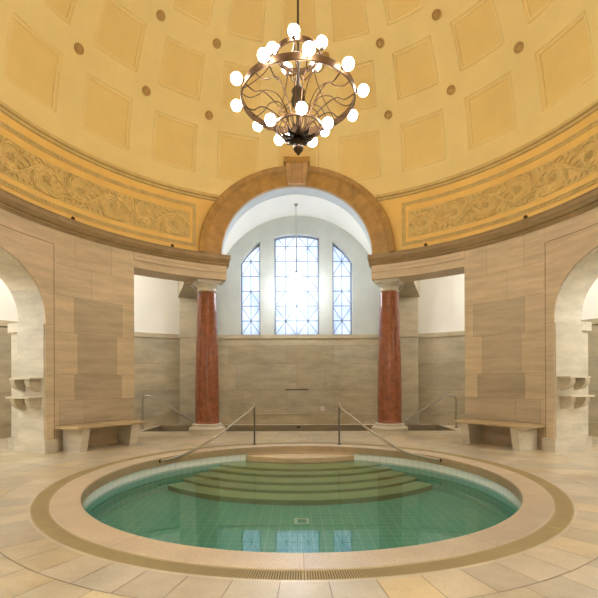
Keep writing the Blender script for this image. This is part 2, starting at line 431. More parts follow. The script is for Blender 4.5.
PA0, PA1 = 31.2, 148.8                    # frame of each relief panel (azimuths)
def frame_mould(s):
    mb = MB()
    def strip_h(z0, z1, a0, a1):
        for zz0, zz1, rr, c in ((z0, z0+.014, .018, 1.0), (z0+.014, z1-.014, .006, .93), (z1-.014, z1, .018, 1.04)):
            mb.band([s*t for t in frange(a0, a1, 2)][::s], zz0, zz1, RD-rr, RD+.01, cyl, (c, c, c, 1))
        n = int((a1-a0)*D2R*RD/.075)
        for k in range(n):                # leaf-and-dart beads
            t = a0+(k+.5)*(a1-a0)/n; zc = (z0+z1)/2
            P = Vector(cyl(s*t, zc, RD)); 
            du = (z1-z0)/2-.02
            pts = [cyl(s*(t-.28), zc-du, RD-.008), cyl(s*(t+.02), zc, RD-.018), cyl(s*(t+.32), zc+du, RD-.008)]
            mb.tube(pts, .011, 5, (1, .98, .95, 1), taper=lambda x: .35+.65*math.sin(PI*x), up=tuple(-P.normalized()))
    strip_h(4.225, 4.305, PA0-1.5, PA1+1.5); strip_h(5.105, 5.185, PA0-1.5, PA1+1.5)
    for a0, a1 in ((PA0-1.5, PA0-.5), (PA1+.5, PA1+1.5)):
        w = a1-a0
        for x0, x1, rr, c in ((a0, a0+.2*w, .018, 1.0), (a0+.2*w, a1-.2*w, .006, .93), (a1-.2*w, a1, .018, 1.04)):
            mb.band([s*x0, s*x1][::s], 4.305, 5.105, RD-rr, RD+.01, cyl, (c, c, c, 1))
        for k in range(10):
            z = 4.36+k*.076; tm = (a0+a1)/2
            mb.tube([cyl(s*(tm-.3), z-.02, RD-.008), cyl(s*tm, z, RD-.018), cyl(s*(tm+.3), z+.02, RD-.008)], .010, 5, (1, .98, .95, 1))
    return mb.build('frame_moulding', M['relief'], drum)
def scroll(s):
    """acanthus rinceau: waving stem, one spiral with a flower in each bay, leaves along both"""
    r_ = random.Random(11); mb = MB(); R = RD
    L = (PA1-PA0)*D2R*R; zc = 4.685; amp = .17; half = .66
    def P(x, z, h=0): return cyl(s*(PA0+.6+x/R*R2D*.995), z, R-h)
    mb.band([s*t for t in frange(PA0+.3, PA1-.3, 2)][::s], 4.395, 4.975, RD-.004, RD+.01, cyl, (.98, .97, .94, 1))
    nb = int(L/half)
    mid = L/2
    def stroke(pts, w, col=1.0, flat=.6):
        n = len(pts); h = .018
        nrm = Vector(cyl(s*(PA0+pts[0][0]/R*R2D), 0, 1)); 
        mb.tube([P(x, z, h) for x, z in pts], w, 5, (col, col*.99, col*.96, 1), taper=lambda t: max(.15, math.sin(PI*(.12+.86*t))**.7), cap=False, flat=flat, up=tuple(-nrm))
    st = []
    x = 0
    while x <= L:
        st.append((x, zc+amp*math.sin(PI*(x/half)))); x += .03
    mb.tube([P(a, b, .014) for a, b in st], .020, 6, (1.1, 1.1, 1.06, 1), cap=False)
    for k in range(nb):
        xc = (k+.5)*half; up = 1 if k % 2 else -1
        cz = zc-up*0.02+(.0); dirn = 1 if k % 2 else -1
        cz = zc+up*.03
        # spiral
        sp = []
        for i in range(26):
            q = i/25; a = PI*(.9 if up > 0 else -.9)-dirn*q*2.9*PI*.8; rr = .20*(1-q)**.8+.035
            sp.append((xc+rr*math.cos(a)*1.05, cz+rr*math.sin(a)))
        stroke(sp, .022, 1.1)
        # flower
        for i in range(7):
            a = 2*PI*i/7; stroke([(xc+.01*math.cos(a), cz+.01*math.sin(a)), (xc+.05*math.cos(a+.2), cz+.05*math.sin(a+.2)), (xc+.07*math.cos(a+.6), cz+.07*math.sin(a+.6))], .016, .9)
        # leaves on the outside of the spiral
        for i in range(3, 24, 2):
            x0, z0 = sp[i]; a = math.atan2(z0-cz, x0-xc); ln = (.17 if i < 14 else .09)*r_.uniform(.85, 1.2)
            for dd in (.45, -.1, -.6):
                pts = [(x0+ln*q*math.cos(a+dd+q*1.2*dirn), z0+ln*q*math.sin(a+dd+q*1.2*dirn)) for q in (0, .25, .5, .75, 1)]
                pts = [(px, min(4.955, max(4.415, pz))) for px, pz in pts]
                stroke(pts, .021, r_.choice((.9, 1.0, 1.1)))
        # corner tufts along the stem
        for i in range(14):
            xx = k*half+half*i/14; zz = zc+amp*math.sin(PI*(xx/half)); sg = 1 if i % 2 else -1
            a = sg*(PI/2)+r_.uniform(-.5, .2)*sg
            ln = r_.uniform(.11, .2)
            pts = [(xx+ln*q*math.cos(a-sg*.9*q), zz+ln*q*math.sin(a-sg*.9*q)) for q in (0, .25, .5, .75, 1)]
            pts = [(px, min(4.955, max(4.415, pz))) for px, pz in pts]
            stroke(pts, .021, r_.choice((.9, 1.0, 1.1)))
        for zz, sg in ((4.43, 1), (4.94, -1)):      # filler sprays at the panel's edges
            for i in range(6):
                xx = k*half+half*(i+.5)/6
                pts = [(xx+.05*q, zz+sg*.075*q*(1+.2*math.sin(i*2.1))) for q in (0, .3, .6, 1)]
                stroke(pts, .018, r_.choice((.9, 1.0)))
    # central palmette crossing
    for a in (PI/4, 3*PI/4, 5*PI/4, 7*PI/4):
        for d in (-.25, 0, .25):
            stroke([(mid+q*math.cos(a+d), zc+q*math.sin(a+d)) for q in (0, .08, .16, .24)], .024)
    return mb.build('scroll_relief', M['relief'], drum)
for s in (-1, 1): frame_mould(s); scroll(s)

# ------------------------------------------------------------------ dome with coffers
def dome_pt(t, e, d=0):
    r = 4.62+d; return (r*math.cos(e*D2R)*math.sin(t*D2R), r*math.cos(e*D2R)*math.cos(t*D2R), ZR+r*math.sin(e*D2R))
rows_c = [(4.6, 16.9), (22.6, 33.2), (38.8, 49.2), (54.5, 63.5)]
mb = MB()
eps = .06
hw = 6.0
step1 = 1.0
def offs(inner):                                # sorted breakpoints: edge, step, field
    return inner
tset = []
for k in range(20):
    c = 18*k
    b = [-9, -7.5, -hw-eps, -hw, -hw+eps+.25, -hw+.85, -hw+.85+eps, -3, -1.5, 0, 1.5, 3, hw-.85-eps, hw-.85, hw-eps-.25, hw, hw+eps, 7.5]
    tset += [c+x for x in b]
tset.append(351+0)
tset = sorted(set(round(x, 4) for x in tset)); tset = [x for x in tset if x <= 351]
eset = [-.9, 0, 1.5, 3]
for a, b in rows_c:
    eset += [a-eps, a, a+.3, a+.85, a+.85+eps, a+(b-a)*.35, (a+b)/2, a+(b-a)*.65, b-.85-eps, b-.85, b-.3, b, b+eps, b+1.9, b+3.6]
eset += [70, 75, 80, 85, 89]
eset = sorted(set(round(x, 4) for x in eset))
def depth(t, e):
    tt = (t+9) % 18-9
    for k, (a, b) in enumerate(rows_c):
        sh = 1.0
        if a-1e-6 <= e <= b+1e-6 and abs(tt) <= hw+1e-6:
            m1 = min(e-a, b-e); m2 = (hw-abs(tt))
            m = min(m1, m2)
            if m < .02: return 0
            if m <= .86: return .02
            return .034
    return 0
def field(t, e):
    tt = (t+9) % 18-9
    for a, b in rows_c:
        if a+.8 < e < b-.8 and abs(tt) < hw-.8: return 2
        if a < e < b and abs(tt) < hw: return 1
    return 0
G = [[dome_pt(t, e, depth(t, e)) for t in tset] for e in eset]
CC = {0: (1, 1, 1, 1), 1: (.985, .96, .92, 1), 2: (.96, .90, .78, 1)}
i0 = len(mb.v)
for r in G: mb.v += r
m = len(tset)
for i in range(len(eset)-1):
    for j in range(m-1):
        t = (tset[j]+tset[j+1])/2; e = (eset[i]+eset[i+1])/2
        p = dome_pt(t, e); 
        if p[1] > 0 and abs(p[0]) < 2.4 and math.hypot(p[0], p[2]-ZC) < 1.98: continue
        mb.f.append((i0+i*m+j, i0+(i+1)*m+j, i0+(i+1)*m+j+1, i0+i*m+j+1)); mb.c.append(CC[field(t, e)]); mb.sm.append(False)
top = G[-1]; mb.face(top, (1, 1, 1, 1))
dome = tag(mb.build('ceiling', M['dome'], weld=True), 'golden coffered dome with rosettes between the recessed panels', 'ceiling', kind='structure')
ro = MB()                                       # rosette: turned boss with petals, axis +Z
ro.lathe([(.085, 0), (.088, .03), (.078, .045), (.068, .035), (.058, .008), (.05, .012), (.046, .04), (.035, .055), (.025, .045), (.018, .06), (.0, .068)], 20)
for k in range(8):
    a = 2*PI*k/8; ro.sphere((.068*math.cos(a), .068*math.sin(a), .022), .014, 8, 5, col=(.8, .75, .7, 1))
M['rosette'] = stone('rosette_brown', rgb(196, 160, 98), .5, .15, 8, .1, (1, 1, 1))
rose = None
for e in (19.9, 36.1):
    for k in range(-5, 5):
        t = 9+18*k
        if rose is None: rose = ro.build('rosette', M['rosette'], dome); q = rose
        else: q = rose.copy(); COL.objects.link(q); q.parent = dome
        p = Vector(dome_pt(t, e, 0)); n = -(p-Vector((0, 0, ZR))).normalized()
        q.location = p; q.rotation_euler = n.to_track_quat('Z', 'Y').to_euler()

# ------------------------------------------------------------------ tall stone arch with keystone
AX = -.045
def xz_arch(r, a): return AX+r*math.cos(a), ZC+r*math.sin(a)
def on_cyl(x, z, R): return (x, math.sqrt(max(0, R*R-x*x)), z)
ri, rm, ro_ = 1.72, 2.04, 2.165
mb = MB(); AA = [PI*k/60 for k in range(61)]
prof = [(ri+.0, RW-.05), (ri, RW-.14), (ri+.02, RW-.15), (rm-.02, RW-.15), (rm, RW-.165), (rm+.02, RW-.19), (rm+.06, RW-.21), (ro_-.02, RW-.22), (ro_, RW-.21), (ro_, RW+.02)]
cv = [tone(1, .08) for _ in range(16)]
mb.grid([[on_cyl(*xz_arch(r, a), R) for r, R in prof] for a in AA], lambda i, j: cv[(i//5)], False, flip=True)
for a, f_ in ((0, 1), (PI, 0)):
    q = [on_cyl(*xz_arch(r, a), R) for r, R in prof]; mb.face(q if f_ else q[::-1])
arch = tag(mb.build('trim_4', M['archstone']), 'brown stone arch framing the window niche above the two red columns', 'arch', kind='structure')
mb = MB()                                       # keystone
def key(zf, hwid, yf): return (hwid, yf, zf)
lev = [(5.83, .205, 4.44), (5.90, .215, 4.42), (6.24, .262, 4.32), (6.26, .30, 4.28), (6.37, .30, 4.28), (6.39, .27, 4.32)]
rows = []
for z, w, y in lev: rows.append([(AX-w, 4.56, z), (AX-w, y, z), (AX-w*.55, y, z), (AX-w*.5, y+.015, z), (AX+w*.5, y+.015, z), (AX+w*.55, y, z), (AX+w, y, z), (AX+w, 4.56, z)])
mb.grid(rows, (1, .98, .95, 1), False, flip=False); mb.face(rows[0][::-1]); mb.face(rows[-1])
mb.build('keystone', M['archstone'], arch)
mb = MB()                                       # plastered intrados
mb.grid([[on_cyl(*xz_arch(r, a), R) for r, R in ((1.722, RW-.06), (1.845, RO+.02), (2.06, RO+.02), (2.06, RW-.06), (1.722, RW-.06))] for a in AA], (1, 1, 1, 1), True, flip=True)
mb.build('intrados', M['limewash'], arch)

# ------------------------------------------------------------------ niche: barrel vault, end wall with three windows
VX, VR, VZ, YW = -.03, 2.43, 3.51, 6.70
mb = MB(); AA = [PI*k/40 for k in range(41)]
mb.grid([[(VX+VR*math.cos(a), y, VZ+VR*math.sin(a)) for a in AA] for y in frange(4.76, YW+.05, .3)], (1, 1, 1, 1), True, flip=False)
mb.grid([[(VX+(VR+.15)*math.cos(a), y, VZ+(VR+.15)*math.sin(a)) for a in AA] for y in (4.76, YW+.05)], (1, 1, 1, 1), True, flip=True)
tag(mb.build('ceiling_vault', M['plaster']), 'white plastered barrel vault over the window niche', 'ceiling', kind='structure')
def planeY(u, z, d): return (u, d, z)
WIN = [(-1.67, -1.10, 2.54, 'side'), (-.70, .585, 2.54, 'mid'), (.965, 1.53, 2.54, 'side')]
WXC = -.065
def win_top(x, kind):
    if kind == 'mid':
        r = 2.3; h = 5.43; return h-r+math.sqrt(r*r-(x+.06)**2)
    r = 1.86; return 3.66+math.sqrt(max(.02, r*r-(x-WXC)**2))
ups = MB(); 
segs = [(-2.75, -1.67, None), (-1.67, -1.10, 'side'), (-1.10, -.70, None), (-.70, .585, 'mid'), (.585, .965, None), (.965, 1.53, 'side'), (1.53, 2.75, None)]
ZL = 2.55
for a, b, k in segs:
    us = frange(a, b, .06)
    if k is None: ups.band([a, b], ZL, 6.1, YW, YW+.4, planeY, (1, 1, 1, 1), ends=True)
    else: ups.band(us, lambda u: win_top(u, k), 6.1, YW, YW+.4, planeY, (1, 1, 1, 1), ends=True)
wb = tag(ups.build('wall_back', M['limewash']), 'pale grey plastered end wall of the niche around the three windows', 'wall', kind='structure')
lo = MB(); lo.band([-2.75, 2.75], 0, ZL-.006, YW+.006, YW+.4, planeY, JOINT)
cs = [.30, .98, 1.72, 2.24, 2.44]
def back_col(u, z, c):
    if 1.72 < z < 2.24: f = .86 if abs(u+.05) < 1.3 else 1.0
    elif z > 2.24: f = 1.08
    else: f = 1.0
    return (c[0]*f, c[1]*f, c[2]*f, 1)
for k, (z0, z1) in enumerate(zip(cs[:-1], cs[1:])):
    es = [-2.75, -1.6-.2*k % .5, -.35+.3*(k % 2), 1.0-.25*(k % 2), 2.75]
    if k == 3: es = [-2.75, 2.75]
    for a, b in zip(es[:-1], es[1:]):
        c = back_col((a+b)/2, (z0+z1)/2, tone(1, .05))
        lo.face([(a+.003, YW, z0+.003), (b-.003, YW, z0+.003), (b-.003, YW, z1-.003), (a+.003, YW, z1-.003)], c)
lo.band([-2.75, 2.75], 2.44, ZL, YW-.035, YW+.1, planeY, (1.12, 1.12, 1.12, 1))
lo.band([-2.75, 2.75], .0, .29, YW-.05, YW+.1, planeY, (.98, .95, .9, 1)); lo.band([-2.75, 2.75], .29, .305, YW-.06, YW+.1, planeY, (1.1, 1.08, 1.05, 1))
lo.build('dado', M['backstone'], wb)
for n, (a, b, z0, k) in enumerate(WIN):
    pm = MB(); us = frange(a, b, .06)
    yg = YW+.20
    pm.band(us, z0, lambda u: win_top(u, k)+.005, yg, yg+.012, planeY, (1, 1, 1, 1))
    nm = ('left', 'middle', 'right')[n]
    root = tag(pm.build('window_%d' % (n+1), M['pane']), 'frosted %s window with lead lattice in the niche end wall' % {'left': 'narrow left', 'middle': 'wide round-topped middle', 'right': 'narrow right'}[nm], 'window', kind='structure')
    fm = MB(); t = .018; y0, y1 = yg-.04, yg+.03
    fm.band([a, a+.035], z0, lambda u: win_top(u, k)-.0, y0, y1, planeY); fm.band([b-.035, b], z0, lambda u: win_top(u, k), y0, y1, planeY)
    fm.band(us, lambda u: win_top(u, k)-.04, lambda u: win_top(u, k), y0, y1, planeY); fm.band([a, b], z0, z0+.035, y0, y1, planeY)
    fm.build('window_frame', M['leadbar'], root)
    lm = MB(); nr = 7 if k == 'mid' else 7; H = 5.12 if k == 'mid' else 5.0
    rowz = [z0+(5.12-z0)*i/6 for i in range(7)]
    cols = [a+(b-a)*i/(4 if k == 'mid' else 2) for i in range(5 if k == 'mid' else 3)]
    def bar(p, q, w=.010):
        (xa, za), (xb, zb) = p, q
        # trim to the opening
        pts = [(xa+(xb-xa)*i/24, za+(zb-za)*i/24) for i in range(25)]
        pts = [(x, z) for x, z in pts if a-.001 <= x <= b+.001 and z <= win_top(x, k)+.001]
        if len(pts) < 2: return
        (xa, za), (xb, zb) = pts[0], pts[-1]
        lm.tube([(xa, yg-.015, za), (xb, yg-.015, zb)], w, 6)
    for z in rowz[1:]: bar((a, z), (b, z), .013)
    for x in cols[1:-1]: bar((x, z0), (x, 5.5), .011)
    if k == 'mid':
        def star(x0, x1, za, zb): bar((x0, za), (x1, zb)); bar((x0, zb), (x1, za))
        for x0, x1 in ((cols[0], cols[2]), (cols[2], cols[4])):
            star(x0, x1, rowz[5]-.0, 5.12+.35); 
            bar((x0, rowz[0]), ((x0+x1)/2, rowz[1])); bar((x1, rowz[0]), ((x0+x1)/2, rowz[1]))
            bar(((x0+x1)/2, rowz[1]), (x0 if x0 == cols[0] else x1, rowz[2])); bar(((x0+x1)/2, rowz[1]), (cols[2], rowz[2]))
        for i in (2, 3):
            bar((cols[0], rowz[i]), (cols[1], rowz[i+1])); bar((cols[4], rowz[i]), (cols[3], rowz[i+1]))
            bar((cols[1], rowz[i+1]), (cols[2], rowz[i])); bar((cols[3], rowz[i+1]), (cols[2], rowz[i]))
        for x in (cols[1], cols[3]): lm.sphere((x, yg-.02, rowz[1]), .04, 10, 6)
    else:
        for i in (0, 4):
            bar((a, rowz[i]), (b, rowz[i+2])); bar((a, rowz[i+2]), (b, rowz[i]))
        for i in (1, 3, 5): lm.sphere((cols[1], yg-.02, rowz[i]), .032, 10, 6)
        bar((a, rowz[2]), (cols[1], rowz[3])); bar((b, rowz[2]), (cols[1], rowz[3]))
    lm.build('lattice', M['leadbar'], root)
    sm = MB(); sm.band([a-.01, b+.01], z0-.05, z0, YW-.0, yg+.05, planeY, (.62, .52, .42, 1)); sm.build('sill', M['backstone'], root)

# piers flanking the niche, radial beams above
for s, nm, side in ((-1, 'wall_pier_left', 'left'), (1, 'wall_pier_right', 'right')):
    mb = MB()
    for z0, z1 in ((0, .3), (.3, .98), (.98, 1.72), (1.72, 2.44), (2.44, 2.56), (2.56, 3.56)):
        e = .02 if z0 in (0, 2.44) else 0
        mb.box(min(s*2.46, s*(3.32+e)), max(s*2.46, s*(3.32+e)), 6.40-e, 7.0, z0+.002, z1-.002, tone(1, .05))
    mb.box(min(s*2.47, s*3.30), max(s*2.47, s*3.30), 6.41, 7.0, 0, 3.56, JOINT)
    root = tag(mb.build(nm, M['backstone']), 'grey stone pier behind the %s red column' % side, 'pier', kind='structure')
    bm_ = MB()
    P = [(s*1.95, 4.75), (s*2.46, 4.75), (s*2.46, 6.5), (s*3.32, 6.5), (s*3.32, 6.3), (s*2.62, 4.6)]
    P = [(s*2.40, 4.7), (s*2.40, 7.0), (s*3.36, 7.0), (s*3.36, 6.38), (s*2.75, 4.7)]
    if s < 0: P = P[::-1]
    z0, z1 = 3.56, 4.42
    bm_.face([(x, y, z0) for x, y in P], (1, 1, 1, 1)); bm_.face([(x, y, z1) for x, y in P[::-1]])
    for i in range(len(P)):
        (xa, ya), (xb, yb) = P[i], P[(i+1) % len(P)]
        bm_.face([(xa, ya, z1), (xb, yb, z1), (xb, yb, z0), (xa, ya, z0)])
    tag(bm_.build('trim_%d' % (5 if s < 0 else 6), M['backstone']), 'stone beam running back from the %s red column to the pier behind' % side, 'beam', kind='structure')

# ------------------------------------------------------------------ ambulatory: outer wall, flat ceiling
wa = MB(); ts = frange(24.5, 335.5, 2)
wa.grid([[cyl(t, z, RA) for t in ts] for z in (2.5, 4.4)], (1, 1, 1, 1), True, flip=True)
wa.grid([[cyl(t, z, RA+.25) for t in ts] for z in (0, 4.4)], (1, 1, 1, 1), True)
amb = tag(wa.build('wall_outer', M['plaster']), 'white plastered upper wall of the passage around the rotunda', 'wall', kind='structure')
wd = MB(); wd.band(ts, 0, 2.44, RA-.014, RA+.05, cyl, JOINT)
blocks(wd, 24.5, 335.5, [.3, .98, 1.72, 2.44], RA-.02, width=14, jit=.07, step=2)
wd.band(ts, 2.44, 2.56, RA-.055, RA+.05, cyl, (1.12, 1.12, 1.12, 1)); wd.band(ts, 0, .29, RA-.06, RA+.05, cyl, (.98, .95, .9, 1)); wd.band(ts, .29, .305, RA-.07, RA+.05, cyl, (1.1, 1.08, 1.05, 1))
wd.build('dado', M['backstone'], amb)
ca = MB(); ts = frange(25.5, 334.5, 2)
ca.grid([[cyl(t, 4.36, r) for t in ts] for r in (RO-.05, RA+.1)], (1, 1, 1, 1), False, flip=False)
tag(ca.build('ceiling_passage', M['plaster']), 'white flat ceiling of the passage around the rotunda', 'ceiling', kind='structure')

# ------------------------------------------------------------------ round pool
mb = MB(); ts = frange(0, 360, 2)
mb.grid([[cyl(t, z, RP+.012) for t in ts] for z in (PF, WZ-.01)], (1, 1, 1, 1), True, flip=True)
pw = tag(mb.build('pool_wall', M['tilegreen']), 'green tiled side wall of the round pool under the water', 'pool', kind='structure')
mb = MB(); mb.grid([[cyl(t, z, RP+.010) for t in ts] for z in (WZ-.03, -.11)], (1, 1, 1, 1), True, flip=True); mb.build('waterline_tiles', M['tilewhite'], pw)
mb = MB(); mb.face([cyl(-t, PF, RP+.02) for t in frange(0, 358, 2)]); mb.build('pool_floor', M['tilefloor'], pw)
mb = MB(); cop = [(RP+.02, -.125), (RP-.012, -.125), (RP-.014, -.02), (RP-.008, -.006), (RP+.006, .0), (2.82, .0), (2.832, -.004), (2.832, -.06), (2.992, -.06)]
nst = 12
for k in range(nst):
    a0, a1 = 180+360*k/nst, 180+360*(k+1)/nst; g = .05
    tt = frange(a0+g, a1-g, 1.5); c = tone(1, .07)
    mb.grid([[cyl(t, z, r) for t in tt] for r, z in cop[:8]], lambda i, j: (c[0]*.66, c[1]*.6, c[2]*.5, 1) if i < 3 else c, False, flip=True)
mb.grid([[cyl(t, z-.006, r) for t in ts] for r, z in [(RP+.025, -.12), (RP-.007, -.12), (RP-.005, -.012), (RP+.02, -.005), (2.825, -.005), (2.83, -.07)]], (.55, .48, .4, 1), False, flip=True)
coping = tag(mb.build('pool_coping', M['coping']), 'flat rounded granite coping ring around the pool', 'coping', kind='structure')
mb = MB(); mb.grid([[cyl(t, -.012, r) for t in ts] for r in (2.83, 2.995)], (.34, .29, .22, 1), False); mb.build('gutter_channel', M['grate'], coping)
# landing riser in the coping
mb = MB(); mb.band(frange(-22.6, 22.6, 2), -.17, -.11, RP-.02, RP+.02, cyl, (.85, .82, .78, 1)); mb.build('landing_riser', M['coping'], coping)
# gutter grates (eight curved lengths)
gl = [('curved slotted gutter grate at the pool front, left of the bright centre seam', 0), ('curved slotted gutter grate at the pool front, right of the bright centre seam', -1),
      ('curved gutter grate bending along the left side of the pool', 1), ('curved gutter grate bending along the right side of the pool', -2),
      ('curved gutter grate behind the pool nearest the left bench', 2), ('curved gutter grate behind the pool nearest the right bench', -3),
      ('curved gutter grate behind the pool steps, at the left handrail post', 3), ('curved gutter grate behind the pool steps, at the right handrail post', -4)]
for lab, k in gl:
    a0, a1 = 180+45*k, 180+45*(k+1); g = .09; mb = MB()
    tt = frange(a0+g, a1-g, 1.5)
    mb.band(tt, -.03, -.001, 2.834, 2.850, cyl, (.9, .9, .9, 1)); mb.band(tt, -.03, -.001, 2.974, 2.990, cyl, (1, 1, 1, 1))
    n = 140
    for i in range(n):
        t = a0+g+(i+.5)*(a1-a0-2*g)/n; w = .072
        mb.band([t-w, t+w], -.007, 0, 2.846, 2.978, cyl, (1, 1, 1, 1))
    mb.band([a0+g-.02, a0+g+.10], -.03, .0005, 2.836, 2.988, cyl, (1.15, 1.15, 1.15, 1)); mb.band([a1-g-.10, a1-g+.02], -.03, .0005, 2.836, 2.988, cyl, (1.15, 1.15, 1.15, 1))
    tag(mb.build('gutter_grate', M['grate']), lab, 'grate', 'gutter grates around the pool')
# steps: lens shaped treads against the back of the pool
def lens(mb, cy, r, z0, z1, clipx=None, col=(1, 1, 1, 1), nose=(.62, .62, .55, 1)):
    RQ = RP-.002
    # intersection of circle (0,cy,r) with the pool circle
    y = (RQ*RQ+cy*cy-r*r)/(2*cy); x = math.sqrt(max(0, RQ*RQ-y*y))
    if clipx and x > clipx: x = clipx
    a = math.asin(x/r); fa = [(-r*math.sin(a-2*a*i/40), cy-r*math.cos(a-2*a*i/40)) for i in range(41)]     # left to right
    ba = math.asin(min(1, x/RQ)); ba = ba if (clipx or y > 0) else PI-ba
    bk = [(RQ*math.sin(ba-2*ba*i/40), RQ*math.cos(ba-2*ba*i/40)) for i in range(41)]                        # right to left
    P = fa+bk
    mb.face([(p[0], p[1], z1) for p in P], col)
    n = len(P)
    for i in range(n):
        p, q = P[i], P[(i+1) % n]
        c = nose if i < 40 else col
        mb.face([(p[0], p[1], z0), (q[0], q[1], z0), (q[0], q[1], z1-.012), (p[0], p[1], z1-.012)], c)
        mb.face([(p[0], p[1], z1-.012), (q[0], q[1], z1-.012), (q[0], q[1], z1), (p[0], p[1], z1)], (1.08, 1.08, 1.05, 1) if i < 40 else col)
root = empty('pool_steps', (0, 1.5, PF)); tag(root, 'curved stone steps descending into the back of the round pool', 'steps')
ST = [(4.18, 2.51, -.262), (4.02, 2.58, -.312), (3.85, 2.72, -.365), (3.68, 2.83, -.418), (3.53, 3.02, -.47)]
mb = MB(); lens(mb, 4.0, 1.92, WZ-.03, -.154, 1.0, (1.25, 1.22, 1.15, 1), (.85, .78, .68, 1)); mb.build('landing', M['coping'], root)
zb = -.40
for k, (cy, r, z) in enumerate(ST):
    mb = MB(); znext = ST[k+1][2] if k < 4 else PF
    lens(mb, cy, r, znext-.005 if k < 4 else PF, z, None, tone(1, .03)); mb.build('step', M['steps'], root)
# drain cover on the pool floor
root = empty('drain_cover', (0, -.215, PF)); tag(root, 'small green plate with pale frame on the tiled pool floor in front of steps', 'drain')
mb = MB(); x0, x1, y0, y1 = -.085, .10, -.33, -.11; b = .04
for q in ((x0, x1, y0, y0+b), (x0, x1, y1-b, y1), (x0, x0+b, y0+b, y1-b), (x1-b, x1, y0+b, y1-b)): mb.box(*q, PF+.001, PF+.016)
mb.build('frame', M['drainframe'], root)
mb = MB(); mb.box(x0+b, x1-b, y0+b, y1-b, PF+.001, PF+.010)
mb.build('panel', M['drain'], root)
mb = MB()
for i in range(5): mb.box(x0+.04, x1-.04, y0+.05+i*.026, y0+.06+i*.026, PF+.009, PF+.013)
mb.build('grille', M['tilegreen'], root)
# water
mb = MB(); mb.face([cyl(-t, WZ, RP+.006) for t in frange(0, 358, 2)])
tag(mb.build('pool_water', M['water']), 'still green water filling the round pool', 'water', kind='structure')

# ------------------------------------------------------------------ back basin behind the columns
mb = MB()
for z0, z1, c in ((-.7, -.12, (.55, .5, .42, 1)), (-.12, .002, (.62, .55, .46, 1))):
    mb.face([(-BX, BY1, z0), (BX, BY1, z0), (BX, BY1, z1), (-BX, BY1, z1)], c)
    mb.face([(BX, BY0, z0), (-BX, BY0, z0), (-BX, BY0, z1), (BX, BY0, z1)], c)
    for s in (-1, 1):
        q = [(s*BX, BY0, z0), (s*BX, BY1, z0), (s*BX, BY1, z1), (s*BX, BY0, z1)]; mb.face(q if s < 0 else q[::-1], c)
mb.face([(-BX, BY0, -.7), (BX, BY0, -.7), (BX, BY1, -.7), (-BX, BY1, -.7)], (.5, .5, .45, 1))
bas = tag(mb.build('basin', M['backstone']), 'sunken stone basin behind the two red columns', 'basin', kind='structure')
mb = MB(); mb.box(-.07, 0.02, BY1-.02, BY1+.01, -.085, -.03); mb.build('inlet', M['dark'], bas)
mb = MB(); mb.face([(-BX, BY0, -.3), (BX, BY0, -.3), (BX, BY1, -.3), (-BX, BY1, -.3)]); mb.build('basin_water', M['water'], bas)

# ------------------------------------------------------------------ columns
def column(name):
    root = empty(name, (0, 0, 0))
    b = MB()
    n = 8; rr = .435
    P = [(rr*math.cos(2*PI*(k+.5)/n), rr*math.sin(2*PI*(k+.5)/n)) for k in range(n)]
    for k in range(n):
        p, q = P[k], P[(k+1) % n]; b.face([(p[0], p[1], 0), (q[0], q[1], 0), (q[0], q[1], .085), (p[0], p[1], .085)], (1, 1, 1, 1))
    b.face([(x, y, .085) for x, y in P]); b.face([(x, y, 0) for x, y in P[::-1]])
    b.lathe([(.40, .085), (.415, .10), (.42, .125), (.405, .15), (.375, .16), (.345, .17), (.335, .185), (.34, .20), (.348, .212), (.345, .225), (.32, .235), (.29, .24), (.2, .24)], 40)
    b.build('base', M['jamb'], root)
    s = MB(); pr = [(.288, .238), (.282, .26), (.274, .30)]
    for i in range(13):
        q = i/12; pr.append((.272+.012*math.sin(PI*min(1, q*1.5))*(1-q)-.052*q**1.6, .32+q*2.98))
    pr += [(.222, 3.31)]
    s.lathe(pr, 48); s.build('shaft', M['column'], root)
    c = MB(); c.lathe([(.2, 3.305), (.226, 3.305), (.238, 3.32), (.238, 3.33), (.222, 3.34), (.210, 3.355), (.207, 3.41), (.222, 3.415), (.222, 3.428), (.235, 3.435), (.268, 3.465), (.282, 3.49), (.2, 3.49)], 40)
    c.box(-.27, .27, -.27, .27, 3.495, 3.54, (1, 1, 1, 1)); c.box(-.285, .285, -.285, .285, 3.54, 3.564)
    c.build('capital', M['jamb'], root)
    return root
CX, CY = 2.173, 4.56
c1 = column('column'); c1.location = (-CX, CY, 0); c1.rotation_euler.z = 25.5*D2R
tag(c1, 'red marble column with pale base and capital, left of the window', 'column', 'red marble columns', 'thing')
c2 = copy_tree(c1); c2.location = (CX-.045, CY, 0); c2.rotation_euler.z = -25.5*D2R
tag(c2, 'red marble column with pale base and capital, right of the window', 'column', 'red marble columns', 'thing')

